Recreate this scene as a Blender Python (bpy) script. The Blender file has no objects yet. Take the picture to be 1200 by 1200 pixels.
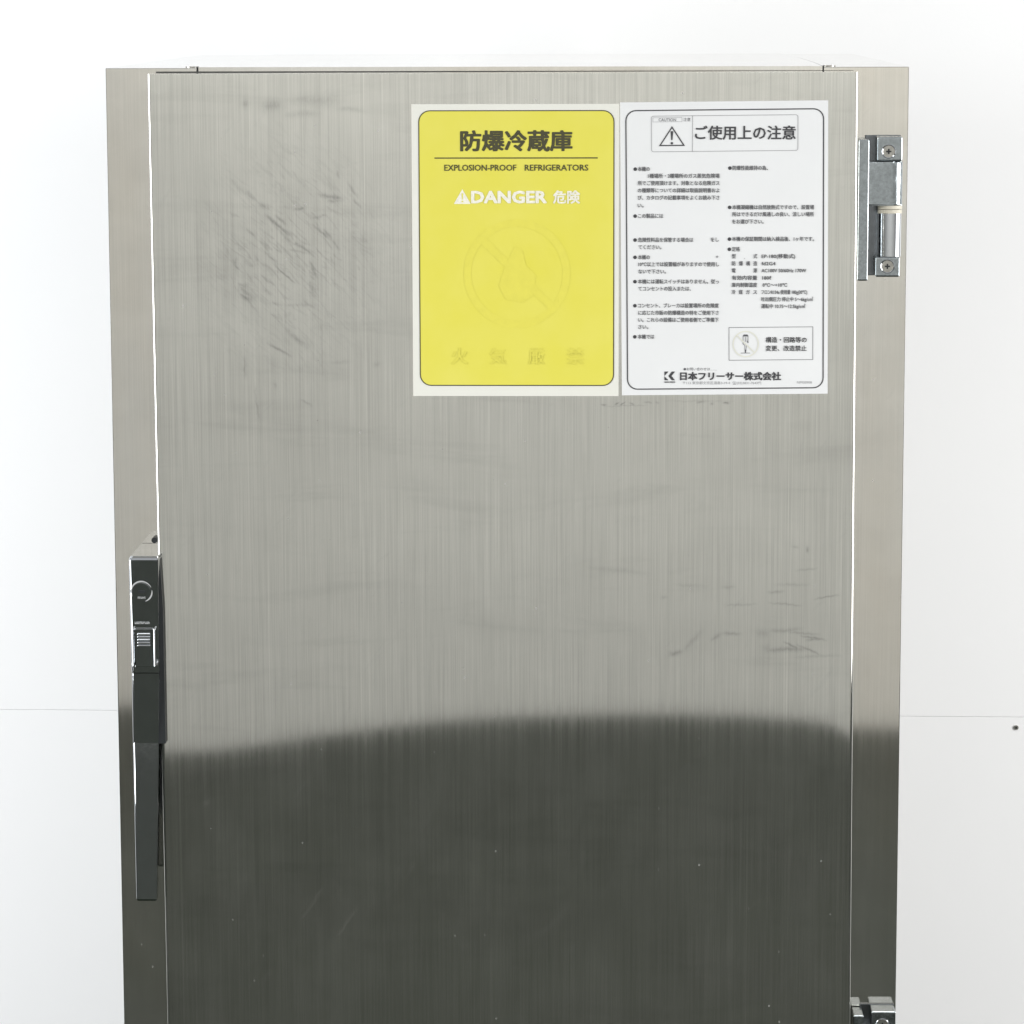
import bpy, bmesh, math, random
import numpy as np
from mathutils import Matrix, Vector

random.seed(7)
S = bpy.context.scene
COL = S.collection
H = 1.30                      # height of the refrigerator top above the floor

# ---------------------------------------------------------------- camera
cam = bpy.data.cameras.new('camera')
cam.sensor_width = 36.0
cam.lens = 36.0 * 4047.74 / 1200.0
cam.clip_start = 0.05
cam.clip_end = 60.0
cam_ob = bpy.data.objects.new('camera', cam)
COL.objects.link(cam_ob)
right = Vector((0.99960284, 0.0280754, -0.00243714))
up = Vector((-0.00172119, 0.14714349, 0.98911366))
fwd = Vector((-0.02812837, 0.98871662, -0.14713338))
M = Matrix((right, up, -fwd)).transposed().to_4x4()
M.translation = Vector((0.0775713, -2.59702621, H + 0.0510633))
cam_ob.matrix_world = M
S.camera = cam_ob

# ---------------------------------------------------------------- light
W = bpy.data.worlds.new('World')
S.world = W
W.use_nodes = True
bg = W.node_tree.nodes['Background']
bg.inputs[0].default_value = (0.97, 0.985, 1.0, 1)
bg.inputs[1].default_value = 0.60


def area(name, loc, target, sx, sy, power, color):
    l = bpy.data.lights.new(name, 'AREA')
    l.shape = 'RECTANGLE'
    l.size = sx
    l.size_y = sy
    l.energy = power
    l.color = color
    o = bpy.data.objects.new(name, l)
    COL.objects.link(o)
    o.location = loc
    o.rotation_euler = (Vector(target) - Vector(loc)).to_track_quat('-Z', 'Y').to_euler()
    return o


area('left_softbox', (-1.75, -0.60, 1.04), (-0.75, 0.85, 0.80), 1.0, 1.25, 42, (0.97, 0.985, 1.0))
area('right_softbox', (1.90, -0.65, 1.10), (0.9, 0.85, 0.85), 1.0, 1.15, 44, (1.0, 0.99, 0.98))

area('ceiling_fill', (0.1, -1.9, 2.70), (0.1, -3.1, 0.6), 2.2, 1.2, 84, (1.0, 0.985, 0.96))  # added fill lamp, brightens the far wall and the refrigerator's front

S.view_settings.view_transform = 'Standard'
S.view_settings.look = 'None'
S.view_settings.exposure = 0.0
S.view_settings.gamma = 1.0


# ---------------------------------------------------------------- node helpers
class NT:
    def __init__(self, name):
        self.m = bpy.data.materials.new(name)
        self.m.use_nodes = True
        self.t = self.m.node_tree
        self.b = self.t.nodes['Principled BSDF']

    def n(self, kind, **kw):
        x = self.t.nodes.new(kind)
        for k, v in kw.items():
            setattr(x, k, v)
        return x

    def l(self, a, b):
        self.t.links.new(a, b)

    def val(self, sock, v):
        if hasattr(v, 'is_output') or isinstance(v, bpy.types.NodeSocket):
            self.l(v, sock)
        else:
            sock.default_value = v

    def math(self, op, a, b=None, c=None, clamp=False):
        x = self.n('ShaderNodeMath', operation=op)
        x.use_clamp = clamp
        self.val(x.inputs[0], a)
        if b is not None:
            self.val(x.inputs[1], b)
        if c is not None:
            self.val(x.inputs[2], c)
        return x.outputs[0]

    def mapped(self, src, scale, loc=(0, 0, 0), rot=(0, 0, 0)):
        x = self.n('ShaderNodeMapping')
        self.l(src, x.inputs['Vector'])
        x.inputs['Scale'].default_value = scale
        x.inputs['Location'].default_value = loc
        x.inputs['Rotation'].default_value = rot
        return x.outputs[0]

    def noise(self, vec, scale, detail=2, rough=0.5, dist=0.0):
        x = self.n('ShaderNodeTexNoise')
        self.l(vec, x.inputs['Vector'])
        x.inputs['Scale'].default_value = scale
        x.inputs['Detail'].default_value = detail
        x.inputs['Roughness'].default_value = rough
        x.inputs['Distortion'].default_value = dist
        return x

    def rng(self, v, a, b, c, d, smooth=False):
        x = self.n('ShaderNodeMapRange')
        x.clamp = True
        if smooth:
            x.interpolation_type = 'SMOOTHSTEP'
        self.l(v, x.inputs['Value'])
        for i, k in enumerate((a, b, c, d)):
            x.inputs[i + 1].default_value = k
        return x.outputs[0]

    def mixc(self, f, a, b, mode='MIX'):
        x = self.n('ShaderNodeMix', data_type='RGBA', blend_type=mode)
        self.val(x.inputs['Factor'], f)
        for s, v in ((x.inputs[6], a), (x.inputs[7], b)):
            if isinstance(v, tuple):
                s.default_value = v + (1,) if len(v) == 3 else v
            else:
                self.l(v, s)
        return x.outputs[2]


def simple(name, col, rough=0.5, metal=0.0, spec=0.5, noise_amt=0.04, scale=60, bump=0.0):
    k = NT(name)
    tc = k.n('ShaderNodeTexCoord').outputs['Object']
    nz = k.noise(tc, scale, 4, 0.6)
    f = k.rng(nz.outputs[0], 0.3, 0.7, 1 - noise_amt, 1 + noise_amt)
    k.l(k.mixc(1.0, tuple(col), f, 'MULTIPLY'), k.b.inputs['Base Color'])
    k.b.inputs['Roughness'].default_value = rough
    k.b.inputs['Metallic'].default_value = metal
    k.b.inputs['Specular IOR Level'].default_value = spec
    if bump:
        bp = k.n('ShaderNodeBump')
        bp.inputs['Strength'].default_value = bump
        bp.inputs['Distance'].default_value = 0.0005
        k.l(nz.outputs[0], bp.inputs['Height'])
        k.l(bp.outputs[0], k.b.inputs['Normal'])
    return k.m


# measurement on the photograph -> place on the door's front sheet (x, z below the top)
def on_door(u, v):
    w = 6.89218518e-06 * u - 3.61220226e-05 * v + 1
    return ((6.25551724e-04 * u - 1.72583432e-06 * v - 3.69275168e-01) / w,
            (-1.17192310e-06 * u - 6.20303077e-04 * v + 5.06708411e-02) / w)


# strokes of grime: u0,v0,u1,v1,width px,amount
STROKES = [
    (312, 252, 337, 274, 3.2, .62), (323, 252, 335, 263, 3.0, .5), (321, 310, 345, 332, 1.3, .75),
    (318, 262, 340, 282, 2.0, .3), (374, 228, 402, 233, 4.0, .5), (383, 236, 403, 235, 3.6, .3),
    (344, 246, 359, 243, 2.8, .4), (364, 256, 381, 252, 2.6, .3), (366, 263, 388, 281, 2.2, .5),
    (378, 268, 390, 280, 2.4, .45), (388, 278, 398, 294, 2.0, .35), (408, 215, 419, 232, 2.4, .4),
    (413, 233, 424, 244, 2.0, .4), (394, 200, 398, 209, 2.0, .35), (288, 224, 298, 235, 3.2, .35),
    (303, 238, 312, 243, 4.0, .35), (270, 210, 292, 232, 3.5, .2), (345, 285, 366, 296, 3.0, .35),
    (338, 292, 364, 297, 2.5, .25), (362, 306, 372, 326, 2.4, .35), (306, 290, 324, 309, 2.0, .3),
    (290, 268, 300, 280, 3.0, .25), (281, 336, 300, 352, 4.0, .4), (284, 346, 298, 353, 4.5, .35),
    (276, 298, 278, 322, 3.0, .25), (308, 338, 318, 346, 2.4, .3), (362, 330, 368, 344, 4.0, .3),
    (318, 354, 326, 358, 2.6, .3), (326, 357, 372, 358, 3.0, .18), (313, 402, 341, 417, 2.8, .5),
    (336, 388, 360, 407, 4.5, .3), (286, 418, 288, 444, 3.2, .28), (298, 452, 303, 490, 1.8, .3),
    (352, 468, 366, 476, 2.0, .3), (384, 425, 410, 424, 4.0, .15), (438, 428, 446, 426, 4.0, .2),
    (376, 374, 378, 440, 2.5, .2), (322, 448, 324, 454, 3.0, .25),
    # band near the top
    (284, 121, 292, 121, 9, .32), (306, 124, 330, 124, 11, .36), (338, 117, 400, 118, 12, .24),
    (334, 134, 374, 133, 7, .22), (395, 127, 424, 128, 5, .22), (380, 113, 400, 113, 8, .15),
    # lower right smears
    (920, 756, 946, 753, 1.6, .0), (938, 745, 968, 750, 1.7, .55), (944, 750, 964, 749, 2.4, .45),
    (919, 752, 940, 762, 1.8, .55), (896, 762, 946, 760, 4.5, .42), (934, 755, 962, 768, 2.0, .5),
    (900, 740, 940, 737, 4.0, .30), (920, 740, 960, 744, 2.4, .32), (886, 740, 902, 744, 9, .24),
    (892, 758, 904, 762, 8, .2), (784, 768, 800, 763, 4.5, .4), (800, 764, 824, 738, 5, .22),
    (833, 750, 846, 742, 3.6, .34), (846, 742, 868, 743, 3.2, .38), (784, 765, 790, 766, 4, .3),
    (848, 709, 888, 708, 2.0, .25), (900, 706, 940, 710, 1.8, .33), (954, 702, 984, 697, 1.6, .42),
    (900, 694, 918, 693, 2.6, .3), (908, 685, 948, 685, 3.0, .2), (932, 669, 958, 666, 1.8, .25),
    (946, 640, 947, 648, 2.8, .4), (928, 640, 936, 642, 2.4, .25), (790, 685, 830, 687, 3.0, .16),
    (846, 688, 862, 687, 2.5, .22), (690, 665, 760, 672, 5.0, .16), (540, 730, 640, 740, 8.0, .10),
    (775, 700, 781, 700, 3.0, .25), (930, 770, 985, 768, 3.0, .2),
    # ticks of old glue under the stickers
    (705, 475, 711, 474, 1.4, .6), (721, 474, 726, 472, 1.4, .7), (727, 475, 732, 472, 1.5, .7),
    (737, 472, 743, 475, 1.4, .6), (754, 471, 764, 472, 1.4, .5), (769, 471, 773, 472, 1.4, .4),
    (816, 472, 826, 471, 1.6, .5), (833, 473, 836, 473, 2.0, .5), (848, 472, 854, 472, 1.4, .8),
    (708, 476, 760, 475, 1.0, .3), (780, 470, 860, 470, 1.2, .2),
]


def steel(name, tint, rough, aniso, line_amt, z_off, marks=False, dust=0.0, cloud=0.05, fine=1150.0, warm=0.0, wide=0.022):
    k = NT(name)
    tc = k.n('ShaderNodeTexCoord').outputs['Object']
    # fine vertical brushing: several widths of grain, each long in z
    n1 = k.noise(k.mapped(tc, (fine, 60, 9)), 1.0, 3, 0.6).outputs[0]
    n2 = k.noise(k.mapped(tc, (260, 20, 2.2), (7, 3, 1)), 1.0, 3, 0.65).outputs[0]
    n3 = k.noise(k.mapped(tc, (520, 20, 0.7), (3, 9, 5)), 1.0, 2, 0.5).outputs[0]
    a = k.rng(n1, 0.25, 0.75, -1, 1)
    b = k.rng(n2, 0.25, 0.75, -1, 1)
    c = k.rng(n3, 0.62, 0.80, 0, 1)              # a few bright single lines
    g = k.math('ADD', k.math('MULTIPLY', a, line_amt), k.math('MULTIPLY', b, line_amt * 0.36))
    g = k.math('ADD', g, k.math('MULTIPLY', c, line_amt * 1.3))
    cl = k.rng(k.noise(k.mapped(tc, (5, 5, 7), (1, 4, 2)), 1.0, 4, 0.6, 0.3).outputs[0], 0.3, 0.7, -cloud, cloud)
    bl = k.rng(k.noise(k.mapped(tc, (28, 10, 36), (4, 2, 8)), 1.0, 3, 0.6, 0.6).outputs[0], 0.35, 0.75, 0, -cloud * 0.7)
    g = k.math('ADD', k.math('ADD', g, cl), bl)
    fac = k.math('ADD', g, 1.0)
    col = k.mixc(1.0, tuple(tint), fac, 'MULTIPLY')
    if warm:
        wz = k.rng(k.noise(k.mapped(tc, (9, 9, 3.5), (2, 2, 6)), 1.0, 3).outputs[0], 0.4, 0.7, 0, warm)
        col = k.mixc(wz, col, (0.62, 0.53, 0.40))
    metal = 1.0
    rgh = k.math('ADD', k.math('MULTIPLY', n2, 0.06), rough - 0.03)
    if marks:
        at = k.n('ShaderNodeAttribute', attribute_name='grime')
        keep = at.outputs['Fac']
        # grime is broken up by the brushing
        br = k.rng(k.noise(k.mapped(tc, (1100, 60, 260), (0, 0, 3)), 1.0, 2).outputs[0], 0.3, 0.65, 0.55, 1.05)
        mk = k.math('MULTIPLY', keep, br)
        # wiped finger marks: curved streaks inside a soft oval patch
        sx, sz = on_door(340, 300)
        pt = k.mapped(tc, (1, 1, 1), (0, 0, 0))
        dv = k.n('ShaderNodeVectorMath', operation='SUBTRACT')
        k.l(pt, dv.inputs[0])
        dv.inputs[1].default_value = (sx, 0, sz + z_off)
        dsc = k.n('ShaderNodeVectorMath', operation='MULTIPLY')
        k.l(dv.outputs[0], dsc.inputs[0])
        dsc.inputs[1].default_value = (1 / 0.085, 0, 1 / 0.105)
        ln = k.n('ShaderNodeVectorMath', operation='LENGTH')
        k.l(dsc.outputs[0], ln.inputs[0])
        patch = k.rng(ln.outputs['Value'], 0.2, 1.15, 1, 0, True)
        st = k.noise(k.mapped(k.mapped(tc, (1, 1, 1), (0, 0, 0), (0, math.radians(-45), 0)), (70, 10, 300)), 1.0, 3, 0.6, 0.9).outputs[0]
        st = k.rng(st, 0.50, 0.72, 0, 0.30)
        st2 = k.rng(k.noise(k.mapped(tc, (40, 10, 40), (9, 0, 2)), 1.0, 3, 0.6, 0.4).outputs[0], 0.4, 0.7, 0, 0.14)
        mk = k.math('ADD', mk, k.math('MULTIPLY', patch, k.math('ADD', st, st2)))
        # faint grey wipe marks over the whole sheet
        wp = k.rng(k.noise(k.mapped(tc, (7, 5, 42), (2, 0, 4)), 1.0, 4, 0.65, 0.5).outputs[0], 0.54, 0.75, 0, 0.14)
        mk = k.math('ADD', mk, wp, clamp=True)
        col = k.mixc(k.math('MULTIPLY', mk, 0.85), col, (0.12, 0.125, 0.125))
    if dust:
        vo = k.n('ShaderNodeTexVoronoi', feature='F1')
        k.l(k.mapped(tc, (130, 20, 90)), vo.inputs['Vector'])
        vo.inputs['Scale'].default_value = 1.0
        rnd = k.n('ShaderNodeSeparateColor')
        k.l(vo.outputs['Color'], rnd.inputs[0])
        size = k.rng(rnd.outputs[0], 0.75, 1.0, 0.0, 0.085)
        dm = k.math('LESS_THAN', vo.outputs['Distance'], size)
        dn = k.rng(k.noise(k.mapped(tc, (30, 10, 14), (5, 5, 5)), 1.0, 3, 0.6).outputs[0], 0.42, 0.7, 0.0, 0.016)
        dn2 = k.rng(k.noise(k.mapped(k.mapped(tc, (1, 1, 1), (0, 0, 0), (0, 0.9, 0)), (40, 10, 240)), 1.0, 2, 0.5, 0.7).outputs[0], 0.66, 0.8, 0.0, 0.03)
        dd = k.math('ADD', k.math('MULTIPLY', dm, dust), k.math('ADD', dn, dn2), clamp=True)
        metal = k.math('SUBTRACT', 1.0, dd)
        col = k.mixc(dd, col, (0.45, 0.47, 0.47))
    k.val(k.b.inputs['Metallic'], metal)
    k.l(col, k.b.inputs['Base Color'])
    k.l(rgh, k.b.inputs['Roughness'])
    k.b.inputs['Anisotropic'].default_value = aniso
    tg = k.n('ShaderNodeCombineXYZ')
    tg.inputs[0].default_value = 1.0
    k.l(tg.outputs[0], k.b.inputs['Tangent'])
    k.b.inputs['Anisotropic Rotation'].default_value = ANISO_ROT
    # the coarser scratches of the brushing throw light wide to the sides
    gl = k.n('ShaderNodeBsdfAnisotropic')
    gl.distribution = 'GGX'
    k.l(col, gl.inputs['Color'])
    gl.inputs['Roughness'].default_value = 0.30
    gl.inputs['Anisotropy'].default_value = 0.95
    k.l(tg.outputs[0], gl.inputs['Tangent'])
    mx = k.n('ShaderNodeMixShader')
    mx.inputs[0].default_value = wide
    k.l(k.b.outputs[0], mx.inputs[1])
    k.l(gl.outputs[0], mx.inputs[2])
    k.l(mx.outputs[0], k.t.nodes['Material Output'].inputs['Surface'])
    # very slight sheet waviness
    wv = k.noise(k.mapped(tc, (6, 6, 4), (3, 3, 3)), 1.0, 2).outputs[0]
    ht = k.math('ADD', k.math('MULTIPLY', wv, 1.0), k.math('MULTIPLY', n1, 0.03))
    bp = k.n('ShaderNodeBump')
    bp.inputs['Strength'].default_value = 0.13
    bp.inputs['Distance'].default_value = 0.0010
    k.l(ht, bp.inputs['Height'])
    k.l(bp.outputs[0], k.b.inputs['Normal'])
    return k.m


ANISO_ROT = 0.0
M_DOOR = steel('brushed_steel_door', (0.630, 0.625, 0.585), 0.062, 0.7, 0.150, H, marks=True, dust=0.35)
M_BODY = steel('brushed_steel_body', (0.72, 0.708, 0.668), 0.060, 0.6, 0.070, H, dust=0.30, cloud=0.08, warm=0.30)
M_TOP = simple('steel_top', (0.85, 0.85, 0.84), 0.10, 1.0, noise_amt=0.02, scale=30)
M_CHROME = simple('chrome', (0.56, 0.58, 0.60), 0.05, 1.0, noise_amt=0.04, scale=90, bump=0.05)
M_CHROME_D = simple('chrome_dull', (0.45, 0.46, 0.47), 0.22, 1.0, noise_amt=0.08, scale=300, bump=0.1)
M_PLATE = simple('dark_zinc', (0.16, 0.17, 0.18), 0.25, 1.0, noise_amt=0.12, scale=200)
M_GAP_SHADE = simple('gap_shade_grey', (0.085, 0.085, 0.08), 0.6)  # shade colour for the gap along the door's top
M_BLACK = simple('black_rubber', (0.012, 0.014, 0.016), 0.45)
M_WASHER = simple('nylon_washer', (0.58, 0.55, 0.46), 0.5, noise_amt=0.1, scale=400)
M_SCREW = simple('screw_steel', (0.42, 0.41, 0.38), 0.30, 1.0, noise_amt=0.18, scale=500, bump=0.3)
M_ENGRAVE = simple('engraved_mark', (0.75, 0.76, 0.77), 0.35, 0.6)
M_INK = simple('sticker_ink', (0.045, 0.045, 0.05), 0.5)
M_INKO = simple('olive_ink', (0.055, 0.052, 0.022), 0.5)
M_INKS = simple('grey_ink', (0.09, 0.09, 0.10), 0.5)
M_INKT = simple('thin_ink', (0.30, 0.30, 0.31), 0.5)
M_PAPER = simple('sticker_film_cream', (0.715, 0.715, 0.655), 0.40, noise_amt=0.015, scale=20)
M_PAPERW = simple('sticker_film_white', (0.72, 0.73, 0.735), 0.40, noise_amt=0.015, scale=20)
M_FADED = simple('faded_print', (0.78, 0.76, 0.66), 0.5, noise_amt=0.10, scale=700)
M_GHOST = simple('faded_yellow_print', (0.684, 0.632, 0.090), 0.45, noise_amt=0.03, scale=150)
M_GHOSTC = simple('faded_cream_print', (0.68, 0.68, 0.60), 0.45)


def yellow():
    k = NT('yellow_print')
    tc = k.n('ShaderNodeTexCoord').outputs['Object']
    a = k.rng(k.noise(tc, 22, 3, 0.55).outputs[0], 0.3, 0.7, 0, 1)
    k.l(k.mixc(a, (0.680, 0.630, 0.085), (0.700, 0.650, 0.118)), k.b.inputs['Base Color'])
    k.b.inputs['Roughness'].default_value = 0.42
    k.b.inputs['Specular IOR Level'].default_value = 0.3
    return k.m


M_YELLOW = yellow()


def zinc():
    k = NT('cast_zinc')
    tc = k.n('ShaderNodeTexCoord').outputs['Object']
    n1 = k.noise(tc, 420, 4, 0.7).outputs[0]
    n2 = k.noise(tc, 90, 3, 0.6).outputs[0]
    f = k.math('MULTIPLY', k.rng(n1, 0.35, 0.7, 1.10, 0.78), k.rng(n2, 0.3, 0.7, 0.88, 1.1))
    k.l(k.mixc(1.0, (0.33, 0.36, 0.375), f, 'MULTIPLY'), k.b.inputs['Base Color'])
    k.b.inputs['Metallic'].default_value = 1.0
    k.l(k.rng(n2, 0.3, 0.7, 0.10, 0.28), k.b.inputs['Roughness'])
    bp = k.n('ShaderNodeBump')
    bp.inputs['Strength'].default_value = 0.3
    bp.inputs['Distance'].default_value = 0.0006
    k.l(n1, bp.inputs['Height'])
    k.l(bp.outputs[0], k.b.inputs['Normal'])
    return k.m


M_ZINC = zinc()


def painted(name, col, rough, amt, bumpd=0.0004):
    k = NT(name)
    tc = k.n('ShaderNodeTexCoord').outputs['Object']
    a = k.noise(tc, 3.0, 5, 0.6).outputs[0]
    b = k.noise(tc, 240, 3, 0.6).outputs[0]
    k.l(k.mixc(1.0, tuple(col), k.rng(a, 0.3, 0.7, 1 - amt, 1 + amt), 'MULTIPLY'), k.b.inputs['Base Color'])
    k.b.inputs['Roughness'].default_value = rough
    bp = k.n('ShaderNodeBump')
    bp.inputs['Strength'].default_value = 0.15
    bp.inputs['Distance'].default_value = bumpd
    k.l(b, bp.inputs['Height'])
    k.l(bp.outputs[0], k.b.inputs['Normal'])
    return k.m


M_WALL = painted('white_board', (0.845, 0.85, 0.855), 0.55, 0.006)
M_GREYWALL = painted('grey_room_wall', (0.70, 0.70, 0.68), 0.7, 0.03)
M_FLOOR = painted('green_floor', (0.011, 0.016, 0.0095), 0.36, 0.15)
M_FLOOR.node_tree.nodes['Principled BSDF'].inputs['Specular IOR Level'].default_value = 0.15


# ---------------------------------------------------------------- mesh helpers
def link(name, bm, mat, parent=None, smooth=False):
    me = bpy.data.meshes.new(name)
    bmesh.ops.recalc_face_normals(bm, faces=bm.faces)
    bm.to_mesh(me)
    bm.free()
    me.materials.append(mat)
    if smooth:
        for p in me.polygons:
            p.use_smooth = True
    o = bpy.data.objects.new(name, me)
    COL.objects.link(o)
    if parent:
        o.parent = parent
    return o


def tag(o, label=None, cat=None, group=None, kind=None):
    if label:
        o['label'] = label
    if cat:
        o['category'] = cat
    if group:
        o['group'] = group
    if kind:
        o['kind'] = kind
    return o


def box_bm(x0, x1, y0, y1, z0, z1, bev=0.0, seg=2, bm=None):
    b = bmesh.new()
    r = bmesh.ops.create_cube(b, size=1)
    for v in r['verts']:
        v.co = Vector(((x0 + x1) / 2 + v.co.x * (x1 - x0), (y0 + y1) / 2 + v.co.y * (y1 - y0),
                       (z0 + z1) / 2 + v.co.z * (z1 - z0)))
    if bev:
        bmesh.ops.bevel(b, geom=list(b.edges), offset=bev, segments=seg, affect='EDGES', profile=0.5)
    return b


def prism_bm(outline, z0, z1, bev=0.0, seg=2):
    """outline: (x, y) points, extruded along z"""
    b = bmesh.new()
    lo = [b.verts.new((x, y, z0)) for x, y in outline]
    hi = [b.verts.new((x, y, z1)) for x, y in outline]
    n = len(outline)
    b.faces.new(lo)
    b.faces.new(hi)
    for i in range(n):
        b.faces.new((lo[i], lo[(i + 1) % n], hi[(i + 1) % n], hi[i]))
    if bev:
        es = [e for e in b.edges if e.verts[0].co.z == e.verts[1].co.z and
              (min(abs(e.verts[0].co.y), abs(e.verts[1].co.y)) > 0.002)]
        bmesh.ops.bevel(b, geom=es, offset=bev, segments=seg, affect='EDGES', profile=0.5)
    return b


def plate_bm(outline, y0, y1):
    """outline: (x, z) points facing the viewer, thickness y0..y1"""
    b = bmesh.new()
    f = [b.verts.new((x, y0, z)) for x, z in outline]
    k = [b.verts.new((x, y1, z)) for x, z in outline]
    n = len(outline)
    b.faces.new(f)
    b.faces.new(k)
    for i in range(n):
        b.faces.new((f[i], f[(i + 1) % n], k[(i + 1) % n], k[i]))
    return b


def rrect(x0, z0, x1, z1, r, n=7):
    pts = []
    for cx, cz, a0 in ((x1 - r, z1 - r, 0), (x0 + r, z1 - r, 90), (x0 + r, z0 + r, 180), (x1 - r, z0 + r, 270)):
        for i in range(n):
            a = math.radians(a0 + 90 * i / (n - 1))
            pts.append((cx + r * math.cos(a), cz + r * math.sin(a)))
    return pts


def ring_bm(outer, inner, y):
    b = bmesh.new()
    o = [b.verts.new((x, y, z)) for x, z in outer]
    i_ = [b.verts.new((x, y, z)) for x, z in inner]
    n = len(outer)
    for k in range(n):
        b.faces.new((o[k], o[(k + 1) % n], i_[(k + 1) % n], i_[k]))
    return b


def flat_bm(pts, y):
    b = bmesh.new()
    b.faces.new([b.verts.new((x, y, z)) for x, z in pts])
    return b


def cyl_bm(cx, cy, cz, r, depth, axis='y', n=32, r2=None):
    b = bmesh.new()
    bmesh.ops.create_cone(b, cap_ends=True, segments=n, radius1=r, radius2=r if r2 is None else r2, depth=depth)
    if axis == 'y':
        bmesh.ops.rotate(b, verts=b.verts, matrix=Matrix.Rotation(math.radians(90), 3, 'X'))
    bmesh.ops.translate(b, verts=b.verts, vec=(cx, cy, cz))
    return b


# ---------------------------------------------------------------- the setting
bm = bmesh.new()
bmesh.ops.create_grid(bm, x_segments=1, y_segments=1, size=9)
floor = link('floor', bm, M_FLOOR)
tag(floor, kind='structure')

wall = bpy.data.objects.new('wall', None)
COL.objects.link(wall)
wall.location = (0, 0.9, 0)
wall.rotation_euler = (0, 0, -0.020)
tag(wall, kind='structure')
SEAM = H - 0.6797
for z0, z1 in ((0.003, SEAM - 0.0001), (SEAM + 0.0001, 2.6)):
    link('wall_board', box_bm(-3.2, 3.2, 0, 0.02, z0, z1, 0.0004, 2), M_WALL, wall)
link('wall_core', box_bm(-3.2, 3.2, 0.0205, 0.06, 0.003, 2.6), M_WALL, wall)
sc = link('screw', cyl_bm(0.4955, -0.0008, H - 0.6904, 0.0024, 0.002), M_SCREW, wall)
link('screw_recess', cyl_bm(0.4955, -0.0020, H - 0.6904, 0.0011, 0.0006, n=12), M_BLACK, sc)

fw = link('far_wall', box_bm(-5, 5, -0.1, 0, 0.003, 2.7), M_GREYWALL)
fw.location = (0, -3.80, 0)
fw.rotation_euler = (0, 0, 0.13)
tag(fw, kind='structure')

# ---------------------------------------------------------------- refrigerator
fridge = bpy.data.objects.new('refrigerator', None)
COL.objects.link(fridge)
tag(fridge, 'tall brushed stainless steel refrigerator with yellow and white stickers on its door', 'refrigerator')

cab = link('cabinet', box_bm(-0.30, 0.30, 0, 0.593, 0.09, H, 0.0006, 3), M_BODY, fridge)
for x in (-0.25, 0.25):
    for y in (0.06, 0.53):
        link('foot', cyl_bm(x, y, 0.046, 0.022, 0.0885, 'z'), M_BLACK, fridge)


curve = [(0.2355 + 0.0045 * math.sin(math.pi * i / 12 * 0.9) - 0.004 * i / 12, -0.0016 + 0.5906 * i / 12) for i in range(13)]
link('top_panel', prism_bm([(-0.2300, -0.0016)] + curve + [(-0.2300, 0.589)], H - 0.0017, H + 0.0006), M_BODY, fridge)
for x in (-0.2385, 0.2425):
    link('rivet', cyl_bm(x, 0.030, H + 0.0003, 0.0050, 0.0006, 'z'), M_SCREW, fridge)
# gaps at the ends of the top sheet
link('seam', box_bm(-0.2316, -0.2302, -0.0006, 0.592, H - 0.0030, H + 0.0003), M_BLACK, fridge)
link('seam', prism_bm([(x + .0002, y) for x, y in curve] + [(x + .0013, y) for x, y in reversed(curve)], H - 0.0030, H + 0.0003), M_BLACK, fridge)

link('door_gap_shade', box_bm(-0.2618, 0.2586, -0.0030, -0.0004, H - 0.0040, H - 0.0026), M_GAP_SHADE, fridge)  # thin dark strip, paints the shaded gap between door top and lip

# door: one pressed sheet with rolled edges, 50 mm deep
DZ0, DZ1 = H - 0.900, H - 0.0030
DX0, DX1 = -0.2623, 0.2590
T = 0.050
R_ = 0.0024


def strip(lo, hi, n_in, R_=R_):
    """(position, setback) samples across a rounded edge, the flat, and the other edge"""
    out = []
    out.append((lo, T - 0.004))
    out.append((lo, R_ + 0.0004))
    for i in range(9):
        a = math.radians(90 * i / 8)
        out.append((lo + R_ * (1 - math.cos(a)), R_ * (1 - math.sin(a))))
    out.append((lo + R_ + 0.0004, 0))
    for i in range(1, n_in):
        out.append((lo + R_ + (hi - lo - 2 * R_) * i / n_in, 0))
    m = [(lo + hi - p, s) for p, s in reversed(out[:12])]
    return out + m


def bulge(x, z):
    """outward waviness of the sheet; its z-slope moves the mirrored floor line"""
    zz = z - (H - 0.50)
    win = np.exp(-(zz / 0.16) ** 2)
    t = (x + 0.26) / 0.52
    slope = 0.0085 * np.exp(-((t - 0.0) / 0.26) ** 2)
    slope -= 0.0050 * np.exp(-((t - 0.80) / 0.40) ** 2)
    slope += 0.0034 * np.exp(-((t - 1.01) / 0.035) ** 2)
    return slope * zz * win


def grime_at(X, Z):
    """amount of dirt at each point of the sheet, laid down stroke by stroke"""
    X = X + 0.0004 * np.sin(Z * 310 + 1.3) * np.sin(X * 170 + Z * 90) + 0.00025 * np.sin(Z * 900 + X * 400)
    Z = Z + 0.0004 * np.sin(X * 290 + 0.4) * np.sin(Z * 140 - X * 60) + 0.0002 * np.sin(X * 1100 - Z * 500)
    out = np.zeros_like(X)
    for (u0, v0, u1, v1, w, amt) in STROKES:
        if amt <= 0:
            continue
        x0, z0 = on_door(u0, v0)
        x1, z1 = on_door(u1, v1)
        z0 += H
        z1 += H
        bx, bz = x1 - x0, z1 - z0
        h = np.clip(((X - x0) * bx + (Z - z0) * bz) / (bx * bx + bz * bz), 0, 1)
        d = np.hypot(X - x0 - bx * h, Z - z0 - bz * h)
        e = np.clip(1 - d / (w * 0.00098), 0, 1) ** 2
        e = e * e * (3 - 2 * e) * 0.5 + e * 0.5
        fa = np.clip(h * (1 - h) * 3 + 0.3, 0, 1)
        out = np.maximum(out, e * fa * amt * 1.15)
    return out


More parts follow.
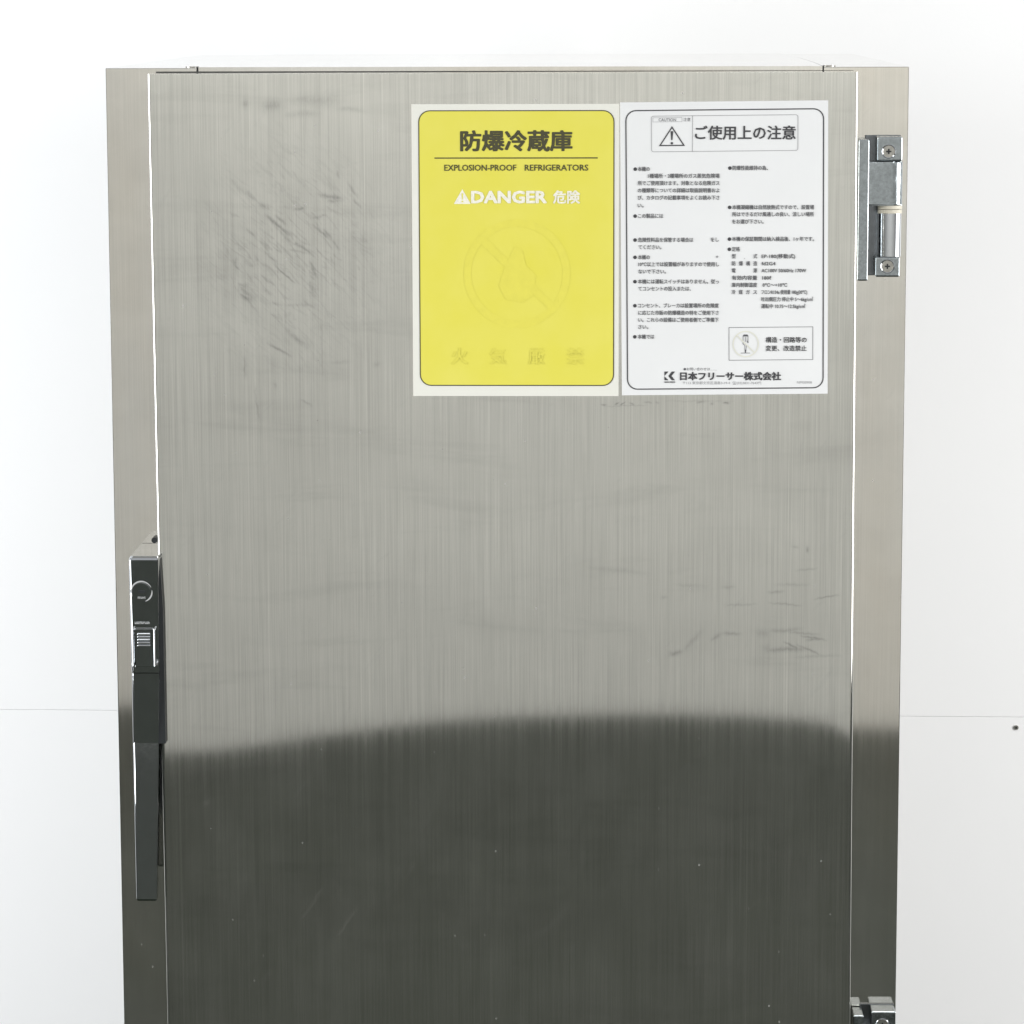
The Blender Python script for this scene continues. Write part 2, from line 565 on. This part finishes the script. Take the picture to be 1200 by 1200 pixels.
def door_mesh():
    X = strip(DX0, DX1, 780)
    # fine rows where the dirt is, coarse rows below
    Zl = strip(DZ0, DZ1, 60, 0.0002)
    head, tail = Zl[:12], Zl[-12:]
    a, m_, b_ = DZ0 + R_, H - 0.50, DZ1 - R_
    mid = [(a + (m_ - a) * i / 60, 0) for i in range(1, 61)] + [(m_ + (b_ - m_) * i / 740, 0) for i in range(1, 740)]
    Z = head + mid + tail
    xs = np.array([p for p, _ in X])
    sx = np.array([q for _, q in X])
    zs = np.array([p for p, _ in Z])
    sz = np.array([q for _, q in Z])
    XX, ZZ = np.meshgrid(xs, zs)
    SS = np.minimum(T - 0.004, sx[None, :] + sz[:, None])
    ed = np.clip(np.minimum(ZZ - DZ0, DZ1 - ZZ) / 0.05, 0, 1)
    YY = -T + SS + bulge(XX, ZZ) * (0.25 + 0.75 * ed)
    XS = XX + (H - ZZ) * math.tan(SAG)
    ZS = ZZ + XS * 0.0010
    co = np.stack([XS, YY, ZS], -1).reshape(-1, 3)
    nx, nz = len(xs), len(zs)
    i = np.arange(nz - 1)[:, None] * nx + np.arange(nx - 1)[None, :]
    f = np.stack([i, i + 1, i + 1 + nx, i + nx], -1).reshape(-1)
    me = bpy.data.meshes.new('door')
    me.vertices.add(len(co))
    me.vertices.foreach_set('co', co.reshape(-1).astype(np.float32))
    me.loops.add(len(f))
    me.loops.foreach_set('vertex_index', f.astype(np.int32))
    nf = len(f) // 4
    me.polygons.add(nf)
    me.polygons.foreach_set('loop_start', (np.arange(nf) * 4).astype(np.int32))
    me.polygons.foreach_set('use_smooth', np.ones(nf, dtype=bool))
    me.update(calc_edges=True)
    me.validate()
    at = me.attributes.new('grime', 'FLOAT', 'POINT')
    at.data.foreach_set('value', grime_at(XS, ZS).reshape(-1).astype(np.float32))
    me.materials.append(M_DOOR)
    return me


SAG = math.radians(0.21)       # the door hangs a little out of square


def sag(o):
    """shear in the sheet's own plane, as a hung door drops"""
    for v in o.data.vertices:
        v.co.x += (H - v.co.z) * math.tan(SAG)
        v.co.z += (v.co.x) * 0.0010


door = bpy.data.objects.new('door', door_mesh())
COL.objects.link(door)
door.parent = fridge
gk = link('gasket', box_bm(DX0 + 0.006, DX1 - 0.006, -0.0095, -0.0005, DZ0 + 0.006, DZ1 - 0.006), M_BLACK, fridge)
sag(gk)
back = link('door_liner', box_bm(DX0 + 0.0008, DX1 - 0.0008, -0.020, -0.0097, DZ0 + 0.0008, DZ1 - 0.0008), M_TOP, fridge)
sag(back)

# ---------------------------------------------------------------- hinge


def screw_at(x, z, y, parent, r=0.0048):
    rim = bmesh.new()
    n = 28
    prof = [(r * 1.06, 0.0), (r * 1.0, -0.0003), (r * 0.90, 0.0009), (r * 0.84, 0.0014)]
    rings = []
    for rr, dy in prof:
        rings.append([rim.verts.new((x + rr * math.cos(2 * math.pi * i / n), y - 0.0002 + dy, z + rr * math.sin(2 * math.pi * i / n))) for i in range(n)])
    for a in range(len(rings) - 1):
        for i in range(n):
            rim.faces.new((rings[a][i], rings[a][(i + 1) % n], rings[a + 1][(i + 1) % n], rings[a + 1][i]))
    s = link('screw', rim, M_SCREW, parent)
    return s


def screw_head(x, z, y, parent, r=0.0044):
    b = cyl_bm(x, y - 0.0002, z, r, 0.0008, n=28)
    o = link('screw', b, M_SCREW, parent)
    c = [(-.0006, -.0020), (.0006, -.0020), (.0006, -.0006), (.0020, -.0006), (.0020, .0006), (.0006, .0006),
         (.0006, .0020), (-.0006, .0020), (-.0006, .0006), (-.0020, .0006), (-.0020, -.0006), (-.0006, -.0006)]
    link('screw_slot', plate_bm([(x + p, z + q) for p, q in c], y - .00075, y - .0003), M_BLACK, parent)
    return o


def make_hinge():
    hg = link('hinge', box_bm(0.2665, 0.2932, -0.0030, -0.0002, H - 0.1545, H - 0.0498, 0.0004), M_PLATE, fridge)
    link('leaf', box_bm(0.2602, 0.2681, -0.0375, -0.004, H - 0.1568, H - 0.0522, 0.0011, 3), M_ZINC, hg)
    # arm: flat face that rolls into the knuckle
    pts = [(0.2660, -0.0040), (0.2660, -0.0345), (0.2845, -0.0345)]
    cx, cy, r = 0.2845, -0.0255, 0.0090
    for i in range(1, 11):
        a = math.radians(-90 + 100 * i / 10)
        pts.append((cx + r * math.cos(a), cy + r * math.sin(a)))
    pts.append((0.2920, -0.0040))
    link('arm', prism_bm(pts, H - 0.1011, H - 0.0688, 0.0009), M_ZINC, hg)
    link('washer', prism_bm([(0.2845 + 0.0090 * math.cos(a), -0.0245 + 0.0094 * math.sin(a)) for a in [2 * math.pi * i / 36 for i in range(36)]],
                            H - 0.1040, H - 0.1012, 0.0004), M_WASHER, hg)
    link('washer', prism_bm([(0.2845 + 0.0090 * math.cos(a), -0.0245 + 0.0094 * math.sin(a)) for a in [2 * math.pi * i / 36 for i in range(36)]],
                            H - 0.1071, H - 0.1043, 0.0004), M_WASHER, hg)
    pr = []
    for i in range(41):
        a = math.radians(180 + 180 * i / 40)
        flatn = 0.0003 * (1 if i % 10 == 0 else 0)
        pr.append((0.2849 + (0.0083 - flatn) * math.cos(a), -0.0225 + 0.0088 * math.sin(a)))
    pr += [(0.2932, -0.004), (0.2766, -0.004)]
    link('knuckle', prism_bm(pr, H - 0.1392, H - 0.1072), M_CHROME, hg)
    for (x0, x1, z0, z1, d, sx, sz) in ((0.2743, 0.2929, H - 0.0684, H - 0.0503, 0.0305, 0.2828, H - 0.0612),
                                        (0.2739, 0.2921, H - 0.1542, H - 0.1394, 0.0315, 0.2829, H - 0.1463)):
        lug = link('lug', box_bm(x0, x1, -d, -0.0035, z0, z1, 0.0012, 3), M_ZINC, hg)
        # countersunk screw: rim, recess floor, cross slot
        b = bmesh.new()
        n = 30
        prof = [(0.0053, -0.0001), (0.0049, -0.0007), (0.0044, -0.0003), (0.0042, 0.0001)]
        rings = [[b.verts.new((sx + rr * math.cos(2 * math.pi * i / n), -d + dy - 0.0002, sz + rr * math.sin(2 * math.pi * i / n))) for i in range(n)] for rr, dy in prof]
        for a in range(3):
            for i in range(n):
                b.faces.new((rings[a][i], rings[a][(i + 1) % n], rings[a + 1][(i + 1) % n], rings[a + 1][i]))
        link('screw_seat', b, M_CHROME, hg)
        screw_head(sx, sz, -d, hg)
    for ob_ in [hg] + list(hg.children):
        for v in ob_.data.vertices:
            v.co.y *= 0.66
            v.co.x += 0.0013
            v.co.z -= 0.0007
    return hg


hinge = make_hinge()
h2 = hinge.copy()
COL.objects.link(h2)
h2.parent = fridge
h2.location = (0.0042, 0, -0.6690)
for ch in list(hinge.children):
    c = ch.copy()
    COL.objects.link(c)
    c.parent = h2

# ---------------------------------------------------------------- handle


def loft(sections, r, rl=None):
    """sections: (z, xl, xr, dfront, dback): rounded front corners"""
    b = bmesh.new()
    rings = []
    n = 6
    rl = rl or r
    for z, xl, xr, df, db in sections:
        pts = [(xl, -db)]
        for i in range(n + 1):
            a = math.radians(90 * i / n)
            pts.append((xl + rl * (1 - math.cos(a)), -(df - rl * (1 - math.sin(a)))))
        for i in range(n + 1):
            a = math.radians(90 * i / n)
            pts.append((xr - r * (1 - math.sin(a)), -(df - r * (1 - math.cos(a)))))
        pts.append((xr, -db))
        rings.append([b.verts.new((x, y, H + z)) for x, y in pts])
    m = len(rings[0])
    for k in range(len(rings) - 1):
        for i in range(m):
            b.faces.new((rings[k][i], rings[k][(i + 1) % m], rings[k + 1][(i + 1) % m], rings[k + 1][i]))
    b.faces.new(rings[0])
    b.faces.new(rings[-1])
    return b


handle = link('handle', loft([(-.3600, -.2795, -.2592, .0615, .001), (-.3612, -.2802, -.2585, .0640, .001),
                              (-.3624, -.2805, -.2583, .0655, .001), (-.4490, -.2808, -.2595, .0595, .001)], 0.0013, 0.0021),
              M_CHROME, fridge)
link('lever', loft([(-.4495, -.2806, -.2597, .0597, .004), (-.5035, -.2812, -.2613, .0562, .004), (-.5040, -.2812, -.2614, .0562, .045),
                    (-.6245, -.2808, -.2651, .0565, .049), (-.6262, -.2803, -.2656, .0553, .050)], 0.0011, 0.0018),
     M_CHROME, handle)
# recessed slide button between two bright rails
bed = link('slide_bed', box_bm(-.2775, -.2628, -.0632, -.0600, H - .4440, H - .4150, 0.0003), M_CHROME, handle)
for x in (-.2787, -.2625):
    b = box_bm(x - .0002, x + .0014, -.0662, -.0600, H - .4435, H - .4142, 0.0007, 4)
    link('rail', b, M_CHROME, handle)
btn = link('slide_button', plate_bm([(-.2765, H - .4150), (-.2638, H - .4150), (-.2638, H - .4400), (-.2765, H - .4400)], -.0642, -.0600), M_CHROME, handle)
for ob_ in (bed, btn):
    for v in ob_.data.vertices:
        v.co.y += (H - .4150 - v.co.z) * 0.06

for i in range(5):
    z = H - .4185 - i * .0022
    link('rib', box_bm(-.2750, -.2655, -.0653, -.0643, z - .0005, z + .0005, 0.0003), M_CHROME, handle)
for x in (-.2795, -.2622):
    link('rail_stop', box_bm(x, x + .0022, -.0655, -.0590, H - .4425, H - .4400, 0.0003), M_CHROME_D, handle)
# key cylinder with open ring
ring = []
lx, lz = -.2713, H - .3865


def lock_y(z):
    return -(.0655 - (H - .3624 - z) / .0866 * .006) - 0.0002


for a0, a1 in ((25, 205), (-70, 8)):
    b = bmesh.new()
    n = 26
    o_, i_ = [], []
    for k in range(n + 1):
        a = math.radians(a0 + (a1 - a0) * k / n)
        wd = 0.00042 * (0.4 + math.sin(math.pi * k / n))
        for rr, lst in ((.0078 + wd, o_), (.0078 - wd, i_)):
            z = lz + rr * math.sin(a)
            lst.append(b.verts.new((lx + rr * math.cos(a), lock_y(z), z)))
    for k in range(n):
        b.faces.new((o_[k], o_[k + 1], i_[k + 1], i_[k]))
    link('lock_ring', b, M_ENGRAVE, handle)
cyl = link('key_cylinder', cyl_bm(lx, lock_y(lz) + .0002, lz, .0066, .0008, n=30), M_CHROME, handle)
for v in cyl.data.vertices:
    v.co.y += (lz - v.co.z) * 0.07

bmk = plate_bm(rrect(lx - .0028, lz - .0009, lx + .0026, lz + .0011, .0009, 4), lock_y(lz) - .0005, lock_y(lz))
link('keyhole', bmk, M_BLACK, handle)

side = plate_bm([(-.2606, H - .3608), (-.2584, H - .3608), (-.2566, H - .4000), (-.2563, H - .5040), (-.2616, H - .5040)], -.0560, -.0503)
link('handle_side_shade', side, M_BLACK, handle)  # added black plate, paints the dark shade along the handle's right side
link('frame_reflection', plate_bm(rrect(-.2725, H - .5660, -.2632, H - .5050, .003, 5), -.030, -.0005), M_TOP, handle)  # added block, stands in for the grey reflection on the frame behind the lever
link('striker', cyl_bm(-.2630, -.043, H - .3500, .0022, .012), M_BLACK, handle)

# ---------------------------------------------------------------- lettering


def txt_mesh(body, bold):
    """flat letters; bold is made by overlaying shifted copies a hair apart, y keeps them off each other"""
    cu = bpy.data.curves.new('t', 'FONT')
    cu.body = body
    cu.resolution_u = 2
    ob = bpy.data.objects.new('t', cu)
    COL.objects.link(ob)
    dg = bpy.context.evaluated_depsgraph_get()
    me = bpy.data.meshes.new_from_object(ob.evaluated_get(dg), depsgraph=dg)
    bpy.data.objects.remove(ob)
    bpy.data.curves.remove(cu)
    return me


class Sticker:
    """a printed film; u, v are distances right of and below its upper left corner, in photograph pixels"""

    def __init__(self, name, x, z, rot, kx, kz, u0, v0, w, h, mat, label):
        self.kx, self.kz, self.u0, self.v0 = kx, kz, u0, v0
        self.rot = rot
        b = box_bm(0, w * kx, -0.0003, 0, -h * kz, 0)
        self.o = link(name, b, mat, fridge)
        self.o['label'] = label
        self.o.location = (x, -0.0503, H + z)
        self.o.rotation_euler = (0, rot, 0)

    def p(self, u, v):
        x, z = (u - self.u0) * self.kx, -(v - self.v0) * self.kz
        c, s = math.cos(self.rot), math.sin(self.rot)
        # undo the film's own rotation, because u, v were measured upright
        return (x * c - z * s, x * s + z * c)

    def shape(self, name, bm, mat):
        return link(name, bm, mat, self.o)

    def frame(self, u0, v0, u1, v1, r, t, mat, y=-0.0005):
        x0, z1 = (u0 - self.u0) * self.kx, -(v0 - self.v0) * self.kz
        x1, z0 = (u1 - self.u0) * self.kx, -(v1 - self.v0) * self.kz
        r *= self.kx
        t *= self.kx
        return self.shape('border', ring_bm(rrect(x0, z0, x1, z1, r), rrect(x0 + t, z0 + t, x1 - t, z1 - t, max(r - t, 1e-5)), y), mat)

    def poly(self, pts, mat, name='mark', y=-0.0005):
        return self.shape(name, flat_bm([self.p(*q) for q in pts], y), mat)

    def text(self, body, u0, v0, u1, v1, mat, bold=0.0, y=-0.0005, em=None):
        """fit the ink of the words to the box; em fixes the body height for thin punctuation"""
        me = txt_mesh(body, bold)
        me.name = 'lettering'
        vs = me.vertices
        xa, xb = min(v.co.x for v in vs), max(v.co.x for v in vs)
        if em:
            ya, yb = -0.12, 0.80
        else:
            ya, yb = min(v.co.y for v in vs), max(v.co.y for v in vs)
        bo = bold * (u1 - u0) / (xb - xa)
        base = bmesh.new()
        shifts = [(0, 0)] if bold <= 0.006 else [(0, 0), (-1, 0), (1, 0), (0, -.7), (0, .7), (-.7, -.6), (.7, .6), (-.7, .6), (.7, -.6)]
        for i, (du, dv) in enumerate(shifts):
            n0 = len(base.verts)
            base.from_mesh(me)
            base.verts.ensure_lookup_table()
            for v in base.verts[n0:]:
                u = u0 + bo + (v.co.x - xa) / (xb - xa) * (u1 - u0 - 2 * bo) + du * bo
                w = v1 - bo + (v.co.y - ya) / (yb - ya) * (v0 - v1 + 2 * bo) + dv * bo
                x, z = self.p(u, w)
                v.co = (x, y - 0.00002 * i, z)
        base.to_mesh(me)
        base.free()
        me.materials.clear()
        me.materials.append(mat)
        o = bpy.data.objects.new('lettering', me)
        COL.objects.link(o)
        o.parent = self.o
        return o

    def line(self, body, u0, u1, vc, mat, em=6.0, bold=0.0):
        return self.text(body, u0, vc - em * 0.46, u1, vc + em * 0.46, mat, bold, em=em)

    def dot(self, u, v, r, mat):
        pts = [(u + r * math.cos(2 * math.pi * i / 14), v + r * math.sin(2 * math.pi * i / 14)) for i in range(14)]
        return self.poly(pts, mat, 'bullet')


# yellow sticker
s1 = Sticker('yellow_sticker', -0.0680, -0.0256, 0, 0.1526 / 244.0, 0.2153 / 342.5, 482, 122, 243.6, 342.5, M_PAPER,
             'yellow warning sticker with black title on a cream film')
x0, z1 = s1.p(490, 129.4)
x1, z0 = s1.p(720, 452.2)
s1.shape('yellow_panel', flat_bm(rrect(x0, z0, x1, z1, 13.5 * s1.kx, 9), -0.0004), M_YELLOW)
s1.frame(490, 129.2, 720.2, 452.4, 13.5, 1.15, M_INKO)
s1.text('防爆冷蔵庫', 539, 152, 671, 177.6, M_INKO, 0.034)
s1.poly([(508.8, 184.0), (700.6, 184.0), (700.6, 185.4), (508.8, 185.4)], M_INKO, 'rule')
s1.text('EXPLOSION-PROOF', 520.3, 192.3, 605, 199.6, M_INKO, 0.016)
s1.text('REFRIGERATORS', 614.8, 192.3, 689.5, 199.6, M_INKO, 0.016)
s1.text('DANGER', 551.5, 222.4, 641, 238, M_FADED, 0.045)
s1.text('危険', 648, 222.2, 680, 238.2, M_FADED, 0.035)
s1.poly([(531.3, 238.2), (541.4, 221), (551.2, 238.2)], M_FADED)
s1.poly([(540.5, 225.8), (542.3, 225.8), (541.8, 233), (541.0, 233)], M_YELLOW, y=-0.0006)
s1.dot(541.4, 235.4, 1.0, M_YELLOW).location.y = -0.0001
# faded prohibition roundel
n = 56
oc = [s1.p(605.5 + 63 * math.cos(2 * math.pi * i / n), 320 + 64 * math.sin(2 * math.pi * i / n)) for i in range(n)]
ic = [s1.p(605.5 + 54 * math.cos(2 * math.pi * i / n), 320 + 55 * math.sin(2 * math.pi * i / n)) for i in range(n)]
s1.shape('faded_ring', ring_bm(oc, ic, -0.0005), M_GHOST)
s1.poly([(562, 284), (569, 278), (650, 356), (643, 362)], M_GHOST, 'faded_bar', y=-0.00053)
s1.poly([(597, 300), (603, 288), (612, 292), (616, 310), (628, 322), (624, 346), (612, 354), (592, 350), (584, 334), (590, 316)], M_GHOST, 'faded_flame', y=-0.00055)
for ch, ua, ub in (('火', 528, 547), ('気', 573, 592), ('厳', 619, 638), ('禁', 665, 684)):
    s1.text(ch, ua, 407, ub, 427, M_GHOST, 0.01)

# white sticker
ROT2 = math.radians(-0.50)
s2 = Sticker('white_sticker', 0.0850, -0.0246, ROT2, 0.1522 / 243.5, 0.2160 / 344.0, 727, 120, 243.3, 343.5, M_PAPERW,
             'white caution sticker of small Japanese print')
s2.frame(733.0, 129.0, 965.6, 457.0, 12.5, 1.35, M_INK)
s2.frame(763.2, 136.0, 935.3, 178.0, 3.0, 0.6, M_INKT)
s2.poly([(811.6, 135.4), (812.2, 135.4), (812.2, 177.2), (811.6, 177.2)], M_INKT, 'rule')
s2.frame(765.2, 138.0, 799.6, 143.2, 0.5, 0.35, M_INKT)
s2.text('CAUTION', 772.2, 138.5, 792.6, 141.9, M_INKS, 0.0)
s2.line('注意', 801.2, 809.5, 140.1, M_INKS, 4.6)


def tri(u, v, s):
    return [(u, v - s * 1.05), (u - s * 1.16, v + s * 0.72), (u + s * 1.16, v + s * 0.70)]


to = tri(787.9, 161.3, 13.2)
ti = tri(787.9, 161.5, 11.0)
b = bmesh.new()
vo_ = [b.verts.new((s2.p(*q)[0], -0.0005, s2.p(*q)[1])) for q in to]
vi_ = [b.verts.new((s2.p(*q)[0], -0.0005, s2.p(*q)[1])) for q in ti]
for i in range(3):
    b.faces.new((vo_[i], vo_[(i + 1) % 3], vi_[(i + 1) % 3], vi_[i]))
s2.shape('warning_triangle', b, M_INK)
s2.poly([(786.2, 153.4), (789.4, 153.4), (788.5, 163.8), (787.0, 163.8)], M_INK)
s2.dot(787.8, 167.4, 1.5, M_INK)
s2.text('ご使用上の注意', 814.8, 146.8, 932.8, 163.6, M_INK, 0.022)

BL, BR = 745.0, 856.0
LINES = [
    (1, 197.5, 748, 762, '本機の'), (0, 205.6, 760, 844, '1種場所・2種場所のガス蒸気危険場'),
    (0, 214.0, 748, 844, '所でご使用頂けます。対象となる危険ガス'), (0, 222.5, 748, 844, 'の種類等についての詳細は取扱説明書およ'),
    (0, 231.0, 748, 844, 'び、カタログの記載事項をよくお読み下さ'), (0, 240.0, 748, 755, 'い。'),
    (1, 252.3, 748.5, 778, 'この製品には'), (1, 280.3, 748.5, 813.5, '危険性料品を保管する場合は'), (0, 280.0, 834, 843.5, 'をし'),
    (0, 288.8, 749, 776, 'てください。'), (1, 300.6, 748.5, 762.5, '本機の'), (0, 300.0, 840.2, 843.2, '+'),
    (0, 308.9, 749, 844, '10℃以上では設置幅がありますので使用し'), (0, 317.4, 749, 781.5, 'ないで下さい。'),
    (1, 329.2, 748.5, 844, '本機には運転スイッチはありません。従っ'), (0, 337.6, 749, 811, 'てコンセントの投入または、'),
    (1, 357.5, 748.5, 844, 'コンセント、ブレーカは設置場所の危険度'), (0, 366.0, 749, 844, 'に応じた市販の防爆構造の特をご使用下さ'),
    (0, 374.3, 749, 844, 'い。これらの設備はご使用者側でご準備下'), (0, 382.6, 749, 761, 'さい。'), (1, 394.2, 748.5, 768, '本機では'),
    (2, 196.4, 859, 900.5, '防爆性能維持の為、'), (2, 242.2, 859, 955, '本機凝縮機は自然放熱式ですので、設置場'),
    (0, 250.4, 859, 955, '所はできるだけ風通しの良い、涼しい場所'), (0, 259.0, 859, 896, 'をお選び下さい。'),
    (2, 279.3, 859, 955.5, '本機の保証期間は納入検品後、1ヶ年です。'), (2, 291.2, 859, 868.5, '定格'),
    
    (0, 324.8, 859, 889, '有効内容量'), (0, 333.2, 859, 889, '庫内制御温度'),
    (0, 299.5, 894, 933.5, 'EP-180(移動式)'), (0, 308.0, 894, 910.5, 'fd2G4'), (0, 316.2, 894, 946.5, 'AC100V 50/60Hz 170W'),
    (0, 324.8, 895, 905.5, '180ℓ'), (0, 333.2, 895.5, 924.5, '0℃〜+10℃'), (0, 341.6, 894, 948, 'フロンR134a 使用量 180g(30℃)'),
    (0, 350.0, 894, 955, '吐出側圧力 停止中 5〜6kg/c㎡'), (0, 358.2, 894, 946, '運転中 10.75〜12.5kg/c㎡'),
]
for v, chars in ((299.5, '型..式'), (308.0, '防爆構造'), (316.2, '電..源'), (341.6, '冷媒ガス')):
    for i, ch in enumerate(chars):
        if ch != '.':
            LINES.append((0, v, 859 + 8.45 * i, 863.6 + 8.45 * i, ch))
LINES.append((0, 300.5, 873.4, 874.2, '.'))
for kind, v, ua, ub, body in LINES:
    if kind:
        s2.dot(BL if kind == 1 else BR, v, 2.15, M_INK)
    s2.line(body, ua, ub, v, M_INKS, 5.9, 0.012)
s2.frame(853.6, 384.0, 953.0, 423.2, 0.4, 0.55, M_INKS)
oc = [s2.p(876 + 15.6 * math.cos(2 * math.pi * i / 40), 402.6 + 15.6 * math.sin(2 * math.pi * i / 40)) for i in range(40)]
ic = [s2.p(876 + 14.2 * math.cos(2 * math.pi * i / 40), 402.6 + 14.2 * math.sin(2 * math.pi * i / 40)) for i in range(40)]
s2.shape('faded_ring', ring_bm(oc, ic, -0.0005), M_GHOSTC)
s2.poly([(864.6, 392.6), (865.6, 391.6), (887.4, 412.6), (886.4, 413.6)], M_GHOSTC, 'faded_bar', y=-0.00053)
# screwdriver symbol inside the ring
for q in ([(872.6, 393.0), (873.6, 391.4), (878.0, 391.4), (879.0, 393.0), (879.0, 393.7), (872.6, 393.7)],
          [(872.6, 393.7), (873.2, 393.7), (873.2, 401.6), (872.6, 401.6)], [(878.4, 393.7), (879.0, 393.7), (879.0, 401.6), (878.4, 401.6)],
          [(875.2, 394.5), (875.6, 394.5), (875.6, 400), (875.2, 400)], [(876.2, 394.5), (876.6, 394.5), (876.6, 400), (876.2, 400)],
          [(872.6, 401.6), (874.6, 403.6), (874.2, 404), (872.2, 402)], [(878.0, 398.6), (879.6, 400.6), (878.2, 401), (877.8, 399.4)],
          [(874.6, 403.6), (875.1, 403.6), (875.4, 409.5), (874.9, 409.5)], [(877.2, 403.6), (876.7, 403.6), (876.2, 409.5), (876.7, 409.5)],
          [(874.9, 409.3), (876.8, 409.3), (876.3, 413), (875.3, 413)], [(870.2, 413.0), (881.4, 413.0), (881.4, 413.6), (870.2, 413.6)]):
    s2.poly(q, M_INKS, 'screwdriver_symbol')
s2.text('構造・回路等の', 899.6, 394.2, 948, 401.0, M_INK, 0.014)
s2.text('変更、改造禁止', 899.6, 404.2, 948, 411.0, M_INK, 0.014)
s2.dot(804.3, 432.4, 1.5, M_INKS)
s2.line('お問い合わせは……', 806.5, 842, 432.4, M_INKS, 3.9)
# maker's emblem: square with two chevrons
s2.poly([(780.2, 435.2), (785.0, 435.2), (780.2, 440.6)], M_INK, 'emblem')
s2.poly([(780.2, 440.8), (785.2, 445.6), (780.2, 445.6)], M_INK, 'emblem')
s2.poly([(792.8, 435.2), (788.6, 440.5), (792.8, 445.6), (788.9, 445.6), (784.8, 440.5), (788.9, 435.2)], M_INK, 'emblem')
s2.text('NIHON FREEZER', 780.2, 446.8, 793.0, 448.6, M_INKS, 0.01)
s2.text('日本フリーサー株式会社', 798.6, 435.4, 918.2, 445.8, M_INK, 0.045)
s2.line('〒113 東京都文京区湯島3-19-4  ☎(03)3831-7643代', 802, 895, 448.8, M_INKT, 4.0)
s2.text('NF930908', 937, 446.6, 954.6, 449.4, M_INKT)

# tiny engraved marks on the handle, too small to read
for count, xa, xb, za, zb in ((5, -.2742, -.2682, -.3918, -.3903), (9, -.2770, -.2656, -.4112, -.4094)):
    b = bmesh.new()
    wd = (xb - xa) / count
    for i in range(count):
        x0 = xa + i * wd
        for fx0, fx1, fz0, fz1 in ((0, .22, 0, 1), (.22, .7, *random.choice(((0, .25), (.75, 1), (.4, .62)))), (.58, .8, *random.choice(((0, 1), (.4, 1), (0, .6))))):
            q = [(x0 + fx0 * wd, fz0), (x0 + fx1 * wd, fz0), (x0 + fx1 * wd, fz1), (x0 + fx0 * wd, fz1)]
            off = 0.0006 + 0.00004 * fx0
            b.faces.new([b.verts.new((px, lock_y(H + za + f * (zb - za)) - off, H + za + f * (zb - za))) for px, f in q])
    link('lettering', b, M_ENGRAVE, handle)
